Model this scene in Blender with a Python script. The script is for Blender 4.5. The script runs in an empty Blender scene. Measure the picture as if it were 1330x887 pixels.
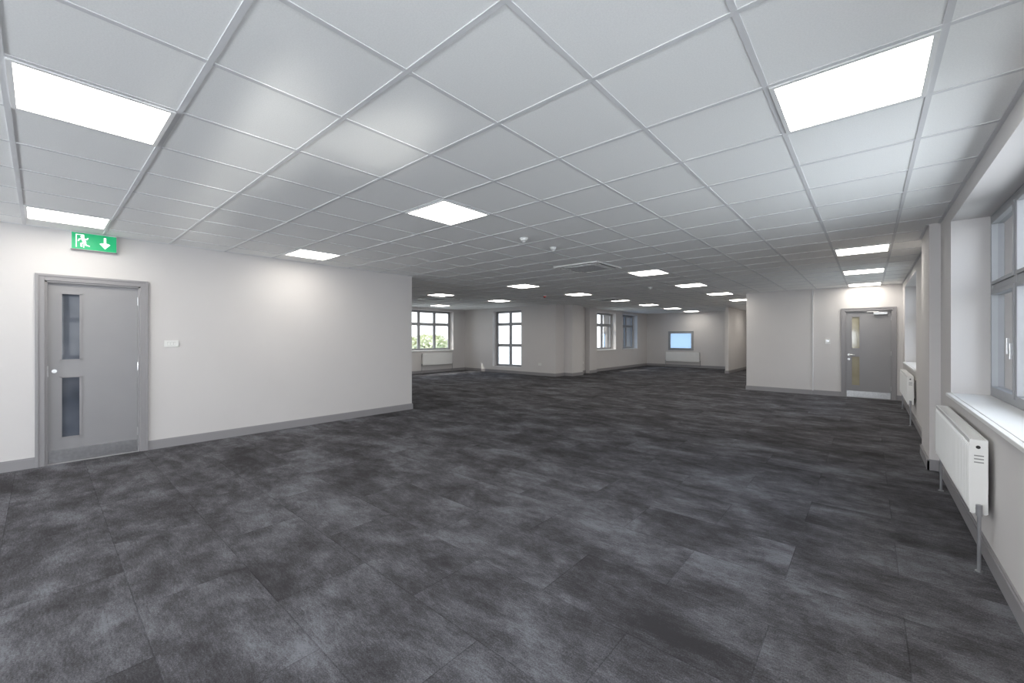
import bpy, math, random
from mathutils import Vector, Matrix
random.seed(4)
scene=bpy.context.scene
COL=bpy.context.collection
H=2.607; EYE=1.401
# ------------------------------------------------------------------ materials
def mat(name,color=(.8,.8,.8),rough=.5,metal=0,spec=.5,emis=None,estr=0):
    m=bpy.data.materials.new(name);m.use_nodes=True
    b=m.node_tree.nodes["Principled BSDF"]
    b.inputs["Base Color"].default_value=(*color,1);b.inputs["Roughness"].default_value=rough
    b.inputs["Metallic"].default_value=metal;b.inputs["Specular IOR Level"].default_value=spec
    if emis: b.inputs["Emission Color"].default_value=(*emis,1);b.inputs["Emission Strength"].default_value=estr
    return m
def bump(m,scale,strength,dist=.002,detail=6):
    nt=m.node_tree;b=nt.nodes["Principled BSDF"]
    tc=nt.nodes.new("ShaderNodeTexCoord");n=nt.nodes.new("ShaderNodeTexNoise");bp=nt.nodes.new("ShaderNodeBump")
    n.inputs["Scale"].default_value=scale;n.inputs["Detail"].default_value=detail
    bp.inputs["Strength"].default_value=strength;bp.inputs["Distance"].default_value=dist
    nt.links.new(tc.outputs["Object"],n.inputs["Vector"]);nt.links.new(n.outputs["Fac"],bp.inputs["Height"]);nt.links.new(bp.outputs["Normal"],b.inputs["Normal"])
def mottle(m,c1,c2,scale,detail=4):
    nt=m.node_tree;b=nt.nodes["Principled BSDF"]
    tc=nt.nodes.new("ShaderNodeTexCoord");n=nt.nodes.new("ShaderNodeTexNoise");r=nt.nodes.new("ShaderNodeValToRGB")
    n.inputs["Scale"].default_value=scale;n.inputs["Detail"].default_value=detail
    r.color_ramp.elements[0].color=(*c1,1);r.color_ramp.elements[1].color=(*c2,1)
    r.color_ramp.elements[0].position=.35;r.color_ramp.elements[1].position=.65
    nt.links.new(tc.outputs["Object"],n.inputs["Vector"]);nt.links.new(n.outputs["Fac"],r.inputs["Fac"]);nt.links.new(r.outputs["Color"],b.inputs["Base Color"])

M_WALL=mat("wall_paint",(.68,.66,.65),.8,spec=.2); mottle(M_WALL,(.66,.637,.63),(.675,.652,.645),1.5); bump(M_WALL,180,.08)
M_TRIM=mat("trim_paint_grey",(.30,.29,.30),.45); bump(M_TRIM,60,.03)
M_DOOR=mat("door_paint_grey",(.33,.325,.345),.4); mottle(M_DOOR,(.295,.29,.30),(.305,.30,.31),3)
M_TILE=mat("ceiling_tile",(.93,.93,.92),.95,spec=.0); mottle(M_TILE,(.90,.90,.89),(.95,.95,.94),150,5); bump(M_TILE,240,.25,.001)
M_TBAR=mat("ceiling_grid_metal",(.74,.74,.75),.6,spec=.2); mottle(M_TBAR,(.71,.71,.72),(.73,.73,.74),4)
M_WHITE=mat("white_enamel",(.86,.86,.85),.3); mottle(M_WHITE,(.85,.85,.84),(.87,.87,.86),5)
M_PLAST=mat("white_plastic",(.82,.82,.8),.35); mottle(M_PLAST,(.81,.81,.79),(.83,.83,.81),9)
M_STEEL=mat("brushed_steel",(.68,.68,.69),.28,1); mottle(M_STEEL,(.62,.62,.63),(.72,.72,.73),30)
M_PIPE=mat("pipe_grey",(.35,.35,.37),.35,.6); mottle(M_PIPE,(.33,.33,.35),(.38,.38,.4),12)
M_FRAME=mat("window_frame_grey",(.27,.275,.29),.4); mottle(M_FRAME,(.33,.335,.35),(.35,.355,.37),6)
M_DARK=mat("dark_slot",(.03,.03,.03),.6); mottle(M_DARK,(.025,.025,.025),(.035,.035,.035),9)
M_SLOT=mat("shadow_slot",(.3,.3,.3),.6); mottle(M_SLOT,(.28,.28,.28),(.32,.32,.32),9)
M_RED=mat("red_plastic",(.5,.02,.02),.35); mottle(M_RED,(.48,.02,.02),(.54,.025,.02),9)
M_BLACKG=mat("vision_glass_dark",(.10,.11,.14),.04); mottle(M_BLACKG,(.04,.048,.065),(.14,.155,.19),2.2,2)
M_WARMG=mat("vision_glass_warm",(.42,.37,.22),.08); mottle(M_WARMG,(.34,.31,.22),(.42,.38,.28),3,2)
M_GREEN=mat("exit_green",(.0,.30,.12),.4,emis=(.0,.36,.13),estr=.6)
M_SIGNW=mat("exit_white",(.9,.9,.9),.4,emis=(1,1,1),estr=.7)
M_PANEL=mat("led_diffuser",(.9,.9,.9),.5,emis=(1,.955,.87),estr=14)
M_BARK=mat("bark",(.12,.08,.05),.9); mottle(M_BARK,(.09,.06,.04),(.16,.11,.07),8)
M_LEAF=mat("leaves",(.12,.2,.04),.7); mottle(M_LEAF,(.42,.46,.28),(.78,.76,.52),1.3)
M_PAVE=mat("outdoor_ground",(.45,.44,.42),.9); mottle(M_PAVE,(.45,.46,.40),(.65,.64,.62),.25)

def glass(name,tint=(1,1,1),frost=0):
    m=bpy.data.materials.new(name);m.use_nodes=True;nt=m.node_tree;nt.nodes.clear()
    o=nt.nodes.new("ShaderNodeOutputMaterial");mx=nt.nodes.new("ShaderNodeMixShader")
    t=nt.nodes.new("ShaderNodeBsdfTransparent");g=nt.nodes.new("ShaderNodeBsdfGlossy");lw=nt.nodes.new("ShaderNodeLayerWeight")
    t.inputs[0].default_value=(*tint,1);g.inputs["Roughness"].default_value=.03;lw.inputs[0].default_value=.12
    if frost:
        tr=nt.nodes.new("ShaderNodeBsdfTranslucent");tr.inputs[0].default_value=(*tint,1)
        m2=nt.nodes.new("ShaderNodeMixShader");m2.inputs[0].default_value=frost
        nt.links.new(t.outputs[0],m2.inputs[1]);nt.links.new(tr.outputs[0],m2.inputs[2]);base=m2.outputs[0]
    else: base=t.outputs[0]
    nt.links.new(lw.outputs["Fresnel"],mx.inputs[0]);nt.links.new(base,mx.inputs[1]);nt.links.new(g.outputs[0],mx.inputs[2]);nt.links.new(mx.outputs[0],o.inputs[0])
    return m
M_GLASS=glass("clear_glass",(.96,.98,.98))
M_BLUEG=glass("blue_film_glass",(.25,.36,.50),.6)

# carpet
def carpet():
    m=bpy.data.materials.new("carpet_tiles");m.use_nodes=True;nt=m.node_tree;N=nt.nodes;L=nt.links
    b=N["Principled BSDF"];b.inputs["Roughness"].default_value=1.0;b.inputs["Specular IOR Level"].default_value=.05
    tc=N.new("ShaderNodeTexCoord")
    def vm(op,a,bv=None):
        n=N.new("ShaderNodeVectorMath");n.operation=op;L.new(a,n.inputs[0])
        if bv is not None:
            if isinstance(bv,tuple): n.inputs[1].default_value=bv
            else: L.new(bv,n.inputs[1])
        return n.outputs[0]
    def ma(op,a,bv,c=None):
        n=N.new("ShaderNodeMath");n.operation=op
        for i,v in enumerate((a,bv,c)):
            if v is None: continue
            if isinstance(v,(int,float)): n.inputs[i].default_value=v
            else: L.new(v,n.inputs[i])
        return n.outputs[0]
    def noise(vec,scale,detail,rough=.6,dist=0):
        n=N.new("ShaderNodeTexNoise");L.new(vec,n.inputs["Vector"]);n.inputs["Scale"].default_value=scale;n.inputs["Detail"].default_value=detail
        n.inputs["Roughness"].default_value=rough;n.inputs["Distortion"].default_value=dist;return n.outputs["Fac"]
    P=tc.outputs["Object"]
    sep=N.new("ShaderNodeSeparateXYZ");L.new(P,sep.inputs[0])
    row=ma('FLOOR',ma('ADD',ma('MULTIPLY',sep.outputs[1],2.0),.35),0)
    xs=ma('ADD',ma('ADD',sep.outputs[0],.37),ma('MULTIPLY',row,.5))
    cmb=N.new("ShaderNodeCombineXYZ");L.new(xs,cmb.inputs[0]);L.new(ma('ADD',ma('MULTIPLY',sep.outputs[1],2.0),.35),cmb.inputs[1])
    sc=cmb.outputs[0]                              # planks 1.0 x 0.5, half-bond
    fl=vm('FLOOR',sc)
    wn=N.new("ShaderNodeTexWhiteNoise");wn.noise_dimensions='3D';L.new(fl,wn.inputs["Vector"])
    rnd=wn.outputs["Color"];rv=wn.outputs["Value"]
    off=vm('MULTIPLY',rnd,(7,7,7))
    pt=vm('ADD',P,off)
    st=vm('MULTIPLY',pt,(.55,1.0,1))
    stg=vm('MULTIPLY',vm('ADD',P,vm('MULTIPLY',rnd,(.10,.10,.20))),(.6,1.0,1))
    n1=noise(st,4.5,10,.68,.35)
    n2=noise(stg,2.2,11,.72,.3)
    fib=noise(vm('MULTIPLY',P,(22,95,1)),1.0,4,.7)
    fine=noise(P,150,3,.7)
    v=ma('ADD',ma('MULTIPLY',n1,.40),ma('MULTIPLY',n2,.68))
    v=ma('ADD',v,ma('MULTIPLY',ma('SUBTRACT',rv,.5),.04))
    v=ma('ADD',v,ma('MULTIPLY',ma('SUBTRACT',fib,.5),.26))
    v=ma('ADD',v,ma('MULTIPLY',ma('SUBTRACT',fine,.5),.40))
    r=N.new("ShaderNodeValToRGB");L.new(v,r.inputs["Fac"])
    e=r.color_ramp.elements;e[0].position=.42;e[0].color=(.047,.045,.048,1);e[1].position=.70;e[1].color=(.19,.193,.213,1)
    k=e.new(.535);k.color=(.083,.081,.088,1)
    fr=vm('FRACTION',sc);sx=N.new("ShaderNodeSeparateXYZ");L.new(fr,sx.inputs[0])
    ax=ma('LESS_THAN',sx.outputs[0],.005);ay=ma('LESS_THAN',sx.outputs[1],.010);s=ma('MAXIMUM',ax,ay)
    mix=N.new("ShaderNodeMix");mix.data_type='RGBA';L.new(ma('MULTIPLY',s,.35),mix.inputs["Factor"]);L.new(r.outputs["Color"],mix.inputs["A"]);mix.inputs["B"].default_value=(.015,.015,.017,1)
    L.new(mix.outputs["Result"],b.inputs["Base Color"])
    bp=N.new("ShaderNodeBump");bp.inputs["Strength"].default_value=.5;bp.inputs["Distance"].default_value=.004;L.new(fine,bp.inputs["Height"]);L.new(bp.outputs[0],b.inputs["Normal"])
    return m
M_CARPET=carpet()

# ------------------------------------------------------------------ mesh helpers
class MB:
    def __init__(s): s.v=[];s.f=[];s.m=[];s.mats=[]
    def mi(s,m):
        if m not in s.mats:s.mats.append(m)
        return s.mats.index(m)
    def box(s,x0,x1,y0,y1,z0,z1,m):
        if x0>x1:x0,x1=x1,x0
        if y0>y1:y0,y1=y1,y0
        n=len(s.v);s.v+=[(x,y,z) for z in(z0,z1) for y in(y0,y1) for x in(x0,x1)]
        for f in((0,2,3,1),(4,5,7,6),(0,1,5,4),(2,6,7,3),(0,4,6,2),(1,3,7,5)):
            s.f.append(tuple(n+i for i in f));s.m.append(s.mi(m))
    def poly(s,pts,m):
        n=len(s.v);s.v+=list(pts);s.f.append(tuple(range(n,n+len(pts))));s.m.append(s.mi(m))
    def cyl(s,p0,p1,r0,m,r1=None,seg=16):
        r1=r0 if r1 is None else r1
        p0=Vector(p0);p1=Vector(p1);d=(p1-p0).normalized();a=d.orthogonal().normalized();b=d.cross(a);n=len(s.v)
        for p,r in((p0,r0),(p1,r1)):
            for i in range(seg):
                t=2*math.pi*i/seg;s.v.append(tuple(p+a*math.cos(t)*r+b*math.sin(t)*r))
        for i in range(seg):
            j=(i+1)%seg;s.f.append((n+i,n+j,n+seg+j,n+seg+i));s.m.append(s.mi(m))
        s.f.append(tuple(n+i for i in reversed(range(seg))));s.m.append(s.mi(m))
        s.f.append(tuple(n+seg+i for i in range(seg)));s.m.append(s.mi(m))
    def obj(s,name,parent=None,bevel=0,loc=(0,0,0),rot=0):
        me=bpy.data.meshes.new(name);me.from_pydata(s.v,[],s.f)
        for m in s.mats:me.materials.append(m)
        for p,i in zip(me.polygons,s.m):p.material_index=i
        me.update();o=bpy.data.objects.new(name,me);COL.objects.link(o);o.location=loc;o.rotation_euler[2]=rot
        if parent:o.parent=parent
        if bevel:
            b=o.modifiers.new("bevel",'BEVEL');b.width=bevel;b.segments=2;b.limit_method='ANGLE'
        return o
def empty(name,loc,rot=0):
    e=bpy.data.objects.new(name,None);COL.objects.link(e);e.location=loc;e.rotation_euler[2]=rot;e.empty_display_size=.1;return e

def wall(name,axis,a0,a1,face,t,ops=(),z0=0,z1=H+.05):
    """axis 'Y': plane X=face running along Y; thickness t signed outward."""
    b=MB()
    ss=sorted({a0,a1,*[o[0] for o in ops],*[o[1] for o in ops]})
    for s0,s1 in zip(ss[:-1],ss[1:]):
        mid=(s0+s1)/2;op=[o for o in ops if o[0]<mid<o[1]]
        segs=[(z0,z1)] if not op else [(z0,op[0][2]),(op[0][3],z1)]
        for q0,q1 in segs:
            if q1-q0<1e-4: continue
            if axis=='Y':b.box(face,face+t,s0,s1,q0,q1,M_WALL)
            else:b.box(s0,s1,face,face+t,q0,q1,M_WALL)
    return b.obj(name)
def base(name,runs):
    b=MB()
    for axis,a0,a1,face,n in runs:      # n = +-1 direction into the room
        if axis=='Y':
            b.box(face,face+n*.016,a0,a1,.0,.10,M_TRIM);b.box(face,face+n*.009,a0,a1,.10,.113,M_TRIM)
        else:
            b.box(a0,a1,face,face+n*.016,.0,.10,M_TRIM);b.box(a0,a1,face,face+n*.009,.10,.113,M_TRIM)
    return b.obj(name)

# ------------------------------------------------------------------ key plan (metres)
XL=-6.79; XR=.568; YE=4.80; YB=12.57; XA=-13.3; YW=12.15; XC=-8.5; YK=20.2; YS=-4.0
HEAD=2.47; SILL=.895
rects=[(XL,XR,YS,YE),(XA,XR,YE,YW),(XC,XR,YW,YB),(XC,-2.5,YB,YK),(-4.26,-2.5,YK,22.0)]
fl=MB();ce=MB()
for x0,x1,y0,y1 in rects:
    fl.box(x0-.001,x1+.001,y0,y1,-.12,0,M_CARPET);ce.box(x0-.001,x1+.001,y0,y1,H,H+.1,M_TILE)
fl.obj("floor");ce.obj("ceiling")

# walls
RW=[(-1.8,1.4,SILL,HEAD),(2.0,5.49,SILL,HEAD),(9.15,11.9,SILL,HEAD)]
wall("wall_right",'Y',YS,YB+.3,XR,.32,RW)
DL=(-.04+.06,.88-.06,0,2.04)
wall("wall_left",'Y',YS,YE,XL,-.14,[DL])
wall("wall_rear",'X',XL-.14,XR+.32,YS,-.32,[(-6.0,-3.6,SILL,HEAD),(-2.9,-.5,SILL,HEAD)])
wall("wall_partition",'X',XA-.3,XL-.14,YE,-.14)
wall("wall_west",'Y',YE,YW+.3,XA,-.3,[(8.3,11.5,SILL,2.5)])
wall("wall_north_bay",'X',XA,XC-.3,YW,.3,[(-11.62,-10.1,.25,2.48)])
wall("wall_north_west",'Y',YW,YK+.3,XC,-.3,[(15.15,16.82,SILL,2.48),(17.5,19.05,SILL,2.48)])
wall("wall_back",'X',XC,-4.26,YK,.3,[(-7.42,-6.23,.80,1.72)])
wall("wall_stub",'Y',17.66,22.0,-4.26,.12)
wall("wall_corridor_end",'X',-4.14,-2.5,22.0,.12)
wall("wall_core_side",'Y',YB+.14,22.0,-2.5,.12)
DB=(-.50+.06,.47-.06,0,2.04)
wall("wall_core",'X',-2.5,XR,YB,.14,[DB])
b=MB();b.box(-2.5,-1.06,YB-.035,YB,0,H,M_WALL);b.obj("boxing_core")
b=MB();b.box(-1.06,-1.035,YB-.05,YB,.1,H,M_TBAR);b.obj("shadow_gap_strip")  # strip added to draw the shadow-gap line beside the boxing
b=MB();b.box(.483,XR,6.19,7.0,0,H,M_WALL);b.obj("pillar_right")
b=MB();b.box(XC,-8.15,12.72,13.44,0,H,M_WALL);b.obj("pillar_north_west")
b=MB();b.box(XC,-8.3,14.2,14.75,0,H,M_WALL);b.obj("pillar_north_west_small")

base("baseboard_left",[('Y',YS,-.04,XL,1),('Y',.88,YE+.016,XL,1)])
base("baseboard_right",[('Y',YS,6.19,XR,-1),('X',.467,XR,6.19,-1),('Y',6.174,7.016,.483,-1),('X',.467,XR,7.0,1),('Y',7.0,YB,XR,-1)])
base("baseboard_rear",[('X',XL,XR,YS,1)])
base("baseboard_partition",[('X',XA,XL,YE,1)])
base("baseboard_west",[('Y',YE,YW,XA,1)])
base("baseboard_north_bay",[('X',XA,XC,YW,-1)])
base("baseboard_north_west",[('X',XC,-8.15,12.72,-1),('Y',YW-.016,12.72,XC,1),('Y',12.704,13.456,-8.15,1),('Y',13.44,14.2,XC,1),('Y',14.2,14.75,-8.3,1),('Y',14.75,YK,XC,1)])
base("baseboard_back",[('X',XC,-4.26,YK,-1)])
base("baseboard_stub",[('X',-4.276,-4.124,17.66,-1),('Y',17.66,22.0,-4.14,1),('Y',17.66,YK,-4.26,-1)])
base("baseboard_core",[('X',-2.516,-1.06,YB-.035,-1),('X',-1.06,-.50,YB,-1),('X',.47,XR,YB,-1),('Y',YB-.035,22.0,-2.5,-1)])

# ceiling grid
GX=-.975;GY=1.687;HB=.012
g=MB()
for x0,x1,y0,y1 in rects:
    k=math.ceil((x0-GX)/.6)
    while GX+.6*k<x1:
        x=GX+.6*k
        if x-x0>.02 and x1-x>.02:g.box(x-HB,x+HB,y0,y1,H-.004,H,M_TBAR)
        k+=1
    k=math.ceil((y0-GY)/.6)
    while GY+.6*k<y1:
        y=GY+.6*k
        if y-y0>.02 and y1-y>.02:g.box(x0,x1,y-HB,y+HB,H-.0045,H,M_TBAR)
        k+=1
g.obj("ceiling_grid")
t=MB()
for axis,a0,a1,face,n in [('Y',YS,YE,XL,1),('Y',YS,6.19,XR,-1),('Y',7,YB,XR,-1),('Y',6.19,7,.483,-1),('X',XL,XR,YS,1),('X',XA,XL,YE,1),('Y',YE,YW,XA,1),('X',XA,XC,YW,-1),('Y',YW,YK,XC,1),('X',XC,-4.26,YK,-1),('X',-2.5,-1.06,YB-.035,-1),('X',-1.06,.568,YB,-1),('Y',YB,22,-2.5,-1)]:
    if axis=='Y':t.box(face,face+n*.022,a0,a1,H-.006,H,M_TBAR)
    else:t.box(a0,a1,face,face+n*.022,H-.006,H,M_TBAR)
t.obj("trim_ceiling_edge")

# luminaires
def inroom(x,y,m=.32):
    return any(x0+m<x<x1-m and y0+m<y<y1-m for x0,x1,y0,y1 in [(XL,XR,YS,YE+.4),(XA,XR,YE,YW),(XC,XR,YE,YB),(XC,-2.5,YW-.5,YK)]) 
for i in range(-29,4,5):
    for j in range(-11,33,4):
        x=GX+.6*i+.3;y=GY+.6*j+.3
        if not inroom(x,y):continue
        b=MB();z=H-.0055
        b.box(-.288,.288,-.288,-.268,-.006,.005,M_WHITE);b.box(-.288,.288,.268,.288,-.006,.005,M_WHITE)
        b.box(-.288,-.268,-.268,.268,-.006,.005,M_WHITE);b.box(.268,.288,-.268,.268,-.006,.005,M_WHITE)
        b.poly([(-.268,-.268,-.003),(-.268,.268,-.003),(.268,.268,-.003),(.268,-.268,-.003)],M_PANEL)
        b.obj("ceiling_light_panel",loc=(x,y,H-.005))

# ------------------------------------------------------------------ windows (local x along wall, y into room, z up)
def window(name,loc,rot,w,z0,z1,mull=(),trans=(),gl=None,fw=.055,sill=True,depth=.24,extra=()):
    e=empty(name,loc,rot);b=MB();gl=gl or M_GLASS
    y0=-depth-.06;y1=-depth
    b.box(-w/2,w/2,y0,y1,z0,z0+fw,M_FRAME);b.box(-w/2,w/2,y0,y1,z1-fw,z1,M_FRAME)
    b.box(-w/2,-w/2+fw,y0,y1,z0+fw,z1-fw,M_FRAME);b.box(w/2-fw,w/2,y0,y1,z0+fw,z1-fw,M_FRAME)
    for x in mull:b.box(x-.032,x+.032,y0,y1,z0+fw,z1-fw,M_FRAME)
    for z in trans:b.box(-w/2+fw,w/2-fw,y0+.003,y1-.003,z-.03,z+.03,M_FRAME)
    b.obj("frame",e,.004)
    c=MB();xs=[-w/2+fw]+[q for x in mull for q in (x-.032,x+.032)]+[w/2-fw];zs=[z0+fw]+[q for z in sorted(trans) for q in(z-.03,z+.03)]+[z1-fw]
    for i in range(0,len(xs),2):
        for j in range(0,len(zs),2):
            a0,a1,c0,c1=xs[i],xs[i+1],zs[j],zs[j+1];q=.028
            for bx in((a0,a1,c0,c0+q),(a0,a1,c1-q,c1),(a0,a0+q,c0+q,c1-q),(a1-q,a1,c0+q,c1-q)):
                c.box(bx[0],bx[1],y0+.012,y1+.008,bx[2],bx[3],M_FRAME)
    for (hx,hz) in extra:
        c.box(hx-.012,hx+.012,y1,y1+.02,hz-.06,hz+.06,M_STEEL);c.box(hx-.01,hx+.01,y1+.02,y1+.035,hz-.02,hz+.1,M_STEEL)
    c.obj("casements",e,.003)
    p=MB();p.poly([(-w/2+fw,y0+.03,z0+fw),(w/2-fw,y0+.03,z0+fw),(w/2-fw,y0+.03,z1-fw),(-w/2+fw,y0+.03,z1-fw)],gl);p.obj("glass",e)
    if sill:
        s=MB();s.box(-w/2-.03,w/2+.03,0,.03,z0-.028,z0-.001,M_WHITE);s.box(-w/2,w/2,-depth,0,z0-.02,z0+.002,M_WHITE);s.obj("sill",e,.004)
    return e
R90=math.pi/2
w=3.49;window("window_1",(XR,2+w/2,0),R90,w,SILL,HEAD,(-w/2+.9,w/2-.83),(1.83,),extra=((w/2-.75,1.3),))
w=2.75;window("window_2",(XR,9.15+w/2,0),R90,w,SILL,HEAD,(-.45,.45),(1.83,))
w=3.2;window("window_3",(XR,-.2,0),R90,w,SILL,HEAD,(-.6,.6),(1.83,))
w=3.2;window("window_4",(XA,8.3+w/2,0),-R90,w,SILL,2.5,(-.78,0,.78),(1.95,))
w=1.52;window("window_5",(-10.86,YW,0),math.pi,w,.25,2.48,(0,),(1.1,1.95),sill=False)
w=1.67;window("window_6",(XC,15.15+w/2,0),-R90,w,SILL,2.48,(0,),(1.95,))
w=1.55;window("window_7",(XC,17.5+w/2,0),-R90,w,SILL,2.48,(0,),(1.95,),gl=M_BLUEG)
w=1.19;window("window_8",(-6.825,YK,0),math.pi,w,.80,1.72,gl=M_BLUEG,depth=-.02,sill=False,fw=.08)
w=2.4;window("window_9",(-4.8,YS,0),0,w,SILL,HEAD,(-.4,.4),(1.83,))
window("window_10",(-1.7,YS,0),0,w,SILL,HEAD,(-.4,.4),(1.83,))

# ------------------------------------------------------------------ doors
def door(name,loc,rot,W,glassmat,closer=True):
    e=empty(name,loc,rot);h=2.10
    a=MB();aw=.07
    for s in(-1,1):
        a.box(s*W/2,s*(W/2-aw),0,.02,0,h,M_TRIM);a.box(s*W/2,s*(W/2-.025),.02,.028,0,h,M_TRIM)
        a.box(s*(W/2-.06),s*(W/2-.09),-.14,.006,0,h-.06,M_TRIM)
    a.box(-W/2+aw,W/2-aw,0,.02,h-aw,h,M_TRIM);a.box(-W/2+.025,W/2-.025,.02,.028,h-.025,h,M_TRIM);a.box(-W/2+.06,W/2-.06,-.14,.006,h-.09,h-.06,M_TRIM)
    a.box(-W/2+.09,W/2-.09,-.14,-.078,.0,.02,M_TRIM);a.box(-W/2+.09,W/2-.09,-.078,.0,.0,.004,M_TRIM)
    a.obj("frame",e,.002)
    L0=-W/2+.0905;L1=W/2-.0905;top=h-.0905;yb=-.075;yf=-.03
    v1=L1-.10;v0=v1-.15;zz=[(.28,.96),(1.15,1.90)]
    l=MB()
    l.box(L0,v0,yb,yf,.006,top,M_DOOR);l.box(v1,L1,yb,yf,.006,top,M_DOOR)
    for q0,q1 in((.006,.28),(.96,1.15),(1.90,top)):l.box(v0,v1,yb,yf,q0,q1,M_DOOR)
    l.obj("leaf",e)
    g=MB()
    for q0,q1 in zz:
        g.box(v0,v1,yb+.01,yf-.018,q0,q1,glassmat)
        k=.012
        for bx in((v0-k,v1+k,q0-k,q0+k*.6),(v0-k,v1+k,q1-k*.6,q1+k),(v0-k,v0+k*.6,q0,q1),(v1-k*.6,v1+k,q0,q1)):
            g.box(bx[0],bx[1],yf-.012,yf+.006,bx[2],bx[3],M_TRIM)
    g.obj("vision_panels",e)
    k=MB();k.box(L0+.01,L1-.01,yf,yf+.0015,.012,.15,M_STEEL)
    hx=L1-.05
    if closer:
        k.cyl((hx,yf,1.0),(hx,yf+.008,1.0),.026,M_STEEL);k.cyl((hx,yf+.008,1.0),(hx,yf+.05,1.0),.009,M_STEEL);k.cyl((hx+.005,yf+.05,1.0),(hx-.11,yf+.05,1.0),.009,M_STEEL)
        k.cyl((hx,yf,.90),(hx,yf+.006,.90),.022,M_STEEL);k.cyl((hx,yf+.006,.90),(hx,yf+.012,.90),.008,M_DARK)
    else:
        k.cyl((hx,yf,1.03),(hx,yf+.008,1.03),.02,M_STEEL);k.cyl((hx,yf+.008,1.03),(hx,yf+.02,1.03),.010,M_STEEL)
        k.cyl((L1-.0,yf+.004,.97),(L1-.0,yf+.004,1.09),.005,M_STEEL)
    for hz in(.25,1.05,1.85):k.cyl((L0-.002,yf+.004,hz-.05),(L0-.002,yf+.004,hz+.05),.007,M_STEEL)
    k.obj("ironmongery",e)
    if closer:
        c=MB();c.box(L0+.06,L0+.30,yf,yf+.045,top-.075,top-.02,M_STEEL)
        c.box(L0+.2,L0+.22,yf+.02,yf+.10,top-.02,top-.008,M_STEEL);c.box(L0+.2,L0+.42,yf+.085,yf+.10,top-.02,top-.008,M_STEEL)
        c.obj("door_closer",e,.004)
    return e
door("door_1",(XL,.42,0),-R90,.92,M_BLACKG,False)
door("door_2",(-.015,YB,0),math.pi,.97,M_WARMG,True)

# ------------------------------------------------------------------ radiators
def radiator(loc,rot,Ln,z0,z1,valve=0):
    e=empty("radiator",loc,rot);b=MB();y0,y1=.035,.105
    b.box(0,Ln,y0,y0+.012,z0,z1-.02,M_WHITE)
    n=int(Ln/.04);p=Ln/n;prof=[]
    for i in range(n):
        x=i*p;prof+=[(x,0),(x+p*.18,0),(x+p*.32,.011),(x+p*.68,.011),(x+p*.82,0)]
    prof.append((Ln,0));s=len(b.v)
    for x,d in prof:
        q=y1-.007
        b.v+=[(x,q,z0+.002),(x,q+d*.2,z0+.012),(x,q+d,z0+.035),(x,q+d,z1-.05),(x,q+d*.2,z1-.028),(x,q,z1-.018)]
    for i in range(len(prof)-1):
        for k in range(5):
            a=s+i*6+k;b.f.append((a,a+6,a+7,a+1));b.m.append(b.mi(M_WHITE))
    b.box(0,Ln,y1-.02,y1-.0075,z0,z1-.02,M_WHITE)
    b.obj("panels",e)
    t=MB()
    t.box(-.003,0.0,y0-.005,y1,z0+.005,z1,M_WHITE);t.box(Ln,Ln+.003,y0-.005,y1,z0+.005,z1,M_WHITE)
    t.box(0,Ln,y1-.009,y1,z1-.022,z1,M_WHITE);t.box(0,Ln,y0-.005,y0+.004,z1-.022,z1,M_WHITE)
    k=int(Ln/.022)
    for i in range(k):
        x=(i+.5)*Ln/k;t.box(x-.004,x+.004,y0,y1-.008,z1-.012,z1-.004,M_WHITE)
    for sx in (-.0045,Ln+.0035):
        for i in range(3):
            t.box(sx,sx+.001,y0+.012,y1-.018,z1-.10-.02*i,z1-.093-.02*i,M_SLOT)
        t.cyl((sx-.001,(y0+y1)/2,z1-.045),(sx+.003,(y0+y1)/2,z1-.045),.010,M_DARK)
    t.obj("casing",e,.0015)
    v=MB();ym=(y0+y1)/2
    for x,s in((0,-1),(Ln,1)):
        xx=x+s*.03
        v.cyl((x,ym,z0+.035),(xx,ym,z0+.035),.012,M_PIPE);v.cyl((xx,ym,z0+.0),(xx,ym,z0+.065),.014,M_PIPE)
        v.cyl((xx,ym,0),(xx,ym,z0+.02),.009,M_PIPE);v.cyl((xx,ym,0),(xx,ym,.006),.018,M_PIPE)
    v.obj("valves_and_pipes",e)
    k=MB()
    for x in(.2,Ln-.2):k.box(x-.015,x+.015,.001,y0,z0+.08,z1-.08,M_WHITE)
    k.obj("brackets",e)
radiator((XR,3.72,0),R90,1.66,.335,.785)
radiator((XR,9.1,0),R90,2.0,.335,.785)
radiator((XA,11.35,0),-R90,1.5,.31,.785)
radiator((-5.95,YK,0),math.pi,1.55,.26,.72)

# ------------------------------------------------------------------ small fixtures
e=empty("exit_sign",(XL+.05,.41,H-.012),-R90)
b=MB();W=.37;hh=.185
b.box(-W/2,W/2,-.05,.0,-.19,0,M_TBAR);b.box(-W/2-.004,W/2+.004,-.05,.004,-.004,.006,M_PLAST);b.box(-W/2-.004,W/2+.004,-.045,.004,-.196,-.19,M_TRIM);b.obj("housing",e,.002)
b=MB();b.box(-W/2+.004,W/2-.004,0,.003,-.187,-.005,M_GREEN);b.obj("face",e)
b=MB();y=.0042
def P(pts,m,dy=0):
    b.poly([(-x,y+dy,z) for x,z in pts],m)
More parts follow.
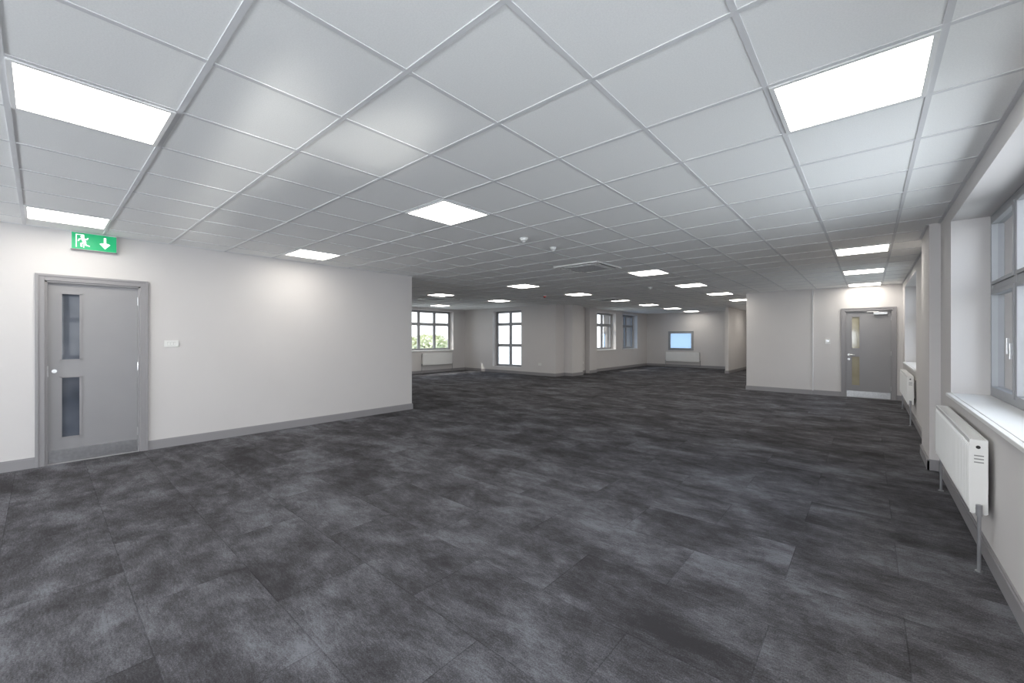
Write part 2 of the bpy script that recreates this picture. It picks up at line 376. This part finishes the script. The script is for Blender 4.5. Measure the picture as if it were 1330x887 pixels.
# open doorway (white frame) with the white running figure in front of it
for q in((-.150,-.142,-.168,-.022),(-.092,-.084,-.060,-.022),(-.092,-.084,-.168,-.130),(-.142,-.092,-.030,-.022)):
    P([(q[0],q[2]),(q[1],q[2]),(q[1],q[3]),(q[0],q[3])],M_SIGNW)
def limb(x0,z0,x1,z1,wd,m=M_SIGNW,dy=.0006):
    dx,dz=x1-x0,z1-z0;l=math.hypot(dx,dz);nx,nz=-dz/l*wd/2,dx/l*wd/2
    P([(x0+nx,z0+nz),(x1+nx,z1+nz),(x1-nx,z1-nz),(x0-nx,z0-nz)],m,dy)
    for cx,cz in((x0,z0),(x1,z1)):
        P([(cx+wd/2*math.cos(a*math.pi/5),cz+wd/2*math.sin(a*math.pi/5)) for a in range(10)],m,dy+.0001)
P([(-.098+.015*math.cos(a*math.pi/8),-.047+.015*math.sin(a*math.pi/8)) for a in range(16)],M_SIGNW,.0006)
limb(-.092,-.074,-.080,-.108,.027);limb(-.098,-.070,-.122,-.078,.011);limb(-.122,-.078,-.130,-.096,.010)
limb(-.088,-.070,-.064,-.074,.011);limb(-.064,-.074,-.054,-.060,.010)
limb(-.084,-.110,-.108,-.126,.013);limb(-.108,-.126,-.106,-.156,.012);limb(-.078,-.110,-.070,-.138,.013);limb(-.070,-.138,-.044,-.146,.011)
P([(.075,-.03),(.095,-.03),(.095,-.11),(.075,-.11)],M_SIGNW)
P([(.085,-.160),(.130,-.105),(.110,-.095),(.060,-.095),(.040,-.105)],M_SIGNW)
b.obj("pictogram",e)

def switch(name,loc,rot,w,h,keys):
    e=empty(name,loc,rot);b=MB();b.box(-w/2,w/2,0,.01,-h/2,h/2,M_PLAST);b.obj("plate",e,.003)
    k=MB()
    for i in range(keys):
        x=(i-(keys-1)/2)*.03;k.box(x-.01,x+.01,.01,.015,-.02,.02,M_PLAST);k.box(x-.011,x+.011,.0100,.0105,-.021,.021,M_DARK)
    k.obj("rockers",e)
switch("light_switch",(XL,1.11,1.325),-R90,.146,.086,3)
e=empty("thermostat_keypad",(-.755,YB,1.31),math.pi);b=MB();b.box(-.05,.05,0,.02,-.06,.06,M_PLAST);b.obj("case",e,.004)
b=MB();b.box(-.03,.03,.02,.0215,.0,.04,M_BLACKG);b.box(-.03,.03,.02,.022,-.04,-.02,M_TBAR);b.obj("screen_and_buttons",e)
for nm,lc,rt in(("power_socket",(XR,7.9,.42),R90),("power_socket",(-9.2,YW,.42),math.pi),("power_socket",(XC,14.0,.42),-R90)):
    e=empty(nm,lc,rt);b=MB();b.box(-.073,.073,0,.01,-.043,.043,M_PLAST);b.obj("plate",e,.003)
    b=MB()
    for s in(-1,1):
        b.box(s*.035-.003,s*.035+.003,.01,.0105,.005,.016,M_DARK);b.box(s*.035-.014,s*.035-.008,.01,.0105,-.016,-.01,M_DARK);b.box(s*.035+.008,s*.035+.014,.01,.0105,-.016,-.01,M_DARK)
        b.box(s*.012-.005,s*.012+.005,.01,.014,.018,.034,M_PLAST)
    b.obj("pins_and_switches",e)

def detector(name,x,y,m=M_PLAST,r=.05,red=False):
    e=empty(name,(x,y,H-.004));b=MB()
    b.cyl((0,0,0),(0,0,-.012),r,M_PLAST,seg=28);b.cyl((0,0,-.012),(0,0,-.03),r*.86,m,r*.8,28);b.cyl((0,0,-.03),(0,0,-.036),r*.6,M_DARK if not red else m,seg=28);b.cyl((0,0,-.036),(0,0,-.052),r*.62,m,r*.35,28)
    b.obj("body",e)
detector("smoke_detector",-3.14,3.83);detector("smoke_detector",-3.93,9.54);detector("smoke_detector",-9.6,8.6);detector("smoke_detector",-6.2,16.2)
detector("motion_sensor",-3.17,4.48,r=.042)
detector("fire_alarm_beacon",-7.0,9.47,M_RED,.055,True)

def cassette(x,y):
    e=empty("air_conditioning_cassette",(x,y,H-.0045));b=MB();s=.42
    b.box(-s,s,-s,s,-.022,0,M_WHITE);b.obj("panel",e,.008)
    v=MB()
    for k in range(4):
        a=k*R90;c,sn=int(round(math.cos(a))),int(round(math.sin(a)))
        def R(x0,x1,y0,y1,z0,z1,m):
            xs=[c*x0-sn*y0,c*x1-sn*y1];ys=[sn*x0+c*y0,sn*x1+c*y1];v.box(min(xs),max(xs),min(ys),max(ys),z0,z1,m)
        R(-.27,.27,.315,.385,-.0235,-.021,M_DARK);R(-.265,.265,.33,.36,-.030,-.0236,M_WHITE)
    v.obj("louvres",e)
    g=MB();g.box(-.27,.27,-.27,.27,-.027,-.021,M_TBAR)
    for i in range(16):
        q=-.25+i*.0333;g.box(-.25,.25,q-.005,q+.005,-.0285,-.027,M_SLOT)
    g.obj("return_grille",e)
cassette(-3.6,6.1);cassette(-6.1,11.6);cassette(-9.9,7.9)

# ------------------------------------------------------------------ outdoors
b=MB();b.box(-60,40,-40,60,-.5,-.3,M_PAVE);b.obj("ground")
def shrub(x,y,h,rw):
    e=empty("tree",(x,y,-.3));t=MB();t.cyl((0,0,0),(0,0,h*.6),.09,M_BARK,.05,8)
    for k in range(5):
        a=k*1.3;t.cyl((0,0,h*.35),(math.cos(a)*rw*.5,math.sin(a)*rw*.5,h*.7),.04,M_BARK,.015,6)
    t.obj("trunk",e);l=MB()
    for k in range(1500):
        u=Vector((random.gauss(0,1),random.gauss(0,1),random.gauss(0,1))).normalized()*(random.random()**.4)
        p=Vector((u.x*rw,u.y*rw,h*.62+u.z*h*.4));s=.10+.08*random.random()
        a=Vector((random.gauss(0,1),random.gauss(0,1),random.gauss(0,1))).normalized();c=a.orthogonal().normalized()
        l.poly([tuple(p+a*s),tuple(p+c*s*.6),tuple(p-a*s),tuple(p-c*s*.6)],M_LEAF)
    l.obj("foliage",e)
for x,y,h,r in((-27,10,2.6,1.9),(-27,13,2.1,1.8),(-26,16,2.5,2.0),(-24.5,18.7,1.9,1.8),(-24,23,1.6,1.7),(-20,27,1.5,1.6)):shrub(x,y,h,r)

# ------------------------------------------------------------------ light
wd=bpy.data.worlds.new("world");scene.world=wd;wd.use_nodes=True;nt=wd.node_tree;bg=nt.nodes["Background"]
tc=nt.nodes.new("ShaderNodeTexCoord");sp=nt.nodes.new("ShaderNodeSeparateXYZ");r=nt.nodes.new("ShaderNodeValToRGB")
nt.links.new(tc.outputs["Generated"],sp.inputs[0]);nt.links.new(sp.outputs[2],r.inputs[0]);nt.links.new(r.outputs[0],bg.inputs[0])
r.color_ramp.elements[0].color=(.95,.97,1,1);r.color_ramp.elements[1].color=(.55,.72,1,1);r.color_ramp.elements[1].position=.9
bg.inputs[1].default_value=2.8
s=bpy.data.lights.new("sun","SUN");s.energy=5;s.angle=.01;s.color=(1,.95,.86);so=bpy.data.objects.new("sun",s);COL.objects.link(so)
so.rotation_euler=Vector((.55,.35,-.85)).to_track_quat('-Z','Y').to_euler()
def area(name,loc,dirv,sx,sy,power,color=(.90,.94,1)):
    l=bpy.data.lights.new(name,"AREA");l.shape='RECTANGLE';l.size=sx;l.size_y=sy;l.energy=power;l.color=color
    o=bpy.data.objects.new(name,l);COL.objects.link(o);o.location=loc;o.rotation_euler=Vector(dirv).to_track_quat('-Z','Z').to_euler()
area("ceiling_fill_rear",(-4.8,YS-.55,1.2),(0,1,.45),2.3,1.3,260)  # added fill lamps behind the rear windows, tilted up to brighten the ceiling
area("ceiling_fill_rear",(-1.7,YS-.55,1.2),(0,1,.45),2.3,1.3,220)
area("ceiling_fill_right",(XR+.6,-.2,1.2),(-1,0,.35),3.1,1.3,100)  # added fill outside the right-hand windows, aimed upward to lift the ceiling
area("ceiling_fill_right",(XR+.6,3.7,1.2),(-1,0,.3),3.3,1.3,60)
def spot(loc,tgt,ang,power):
    l=bpy.data.lights.new("glint_spot","SPOT");l.energy=power;l.spot_size=math.radians(ang);l.spot_blend=1;l.shadow_soft_size=.07;l.color=(1,.98,.93)  # added spots outside the right wall imitate sun reflected onto the ceiling
    o=bpy.data.objects.new("glint_spot",l);COL.objects.link(o);o.location=loc;o.rotation_euler=(Vector(tgt)-Vector(loc)).to_track_quat('-Z','Y').to_euler()
spot((3.2,.3,.3),(-2.9,.8,H),9,1100)
spot((2.6,.9,.2),(-2.4,1.4,H),8,700)
spot((3.0,.0,.5),(-5.2,1.2,H),7,1200)

# ------------------------------------------------------------------ camera
cd=bpy.data.cameras.new("camera");cam=bpy.data.objects.new("camera",cd);COL.objects.link(cam);scene.camera=cam
cd.sensor_width=36;cd.lens=532.8/1330*36;cd.shift_y=-4.8/1330;cd.clip_start=.02;cd.clip_end=300
cam.location=(0,0,EYE);cam.rotation_euler=(math.pi/2,0,.716)
scene.view_settings.view_transform='Standard';scene.view_settings.look='None';scene.view_settings.exposure=0
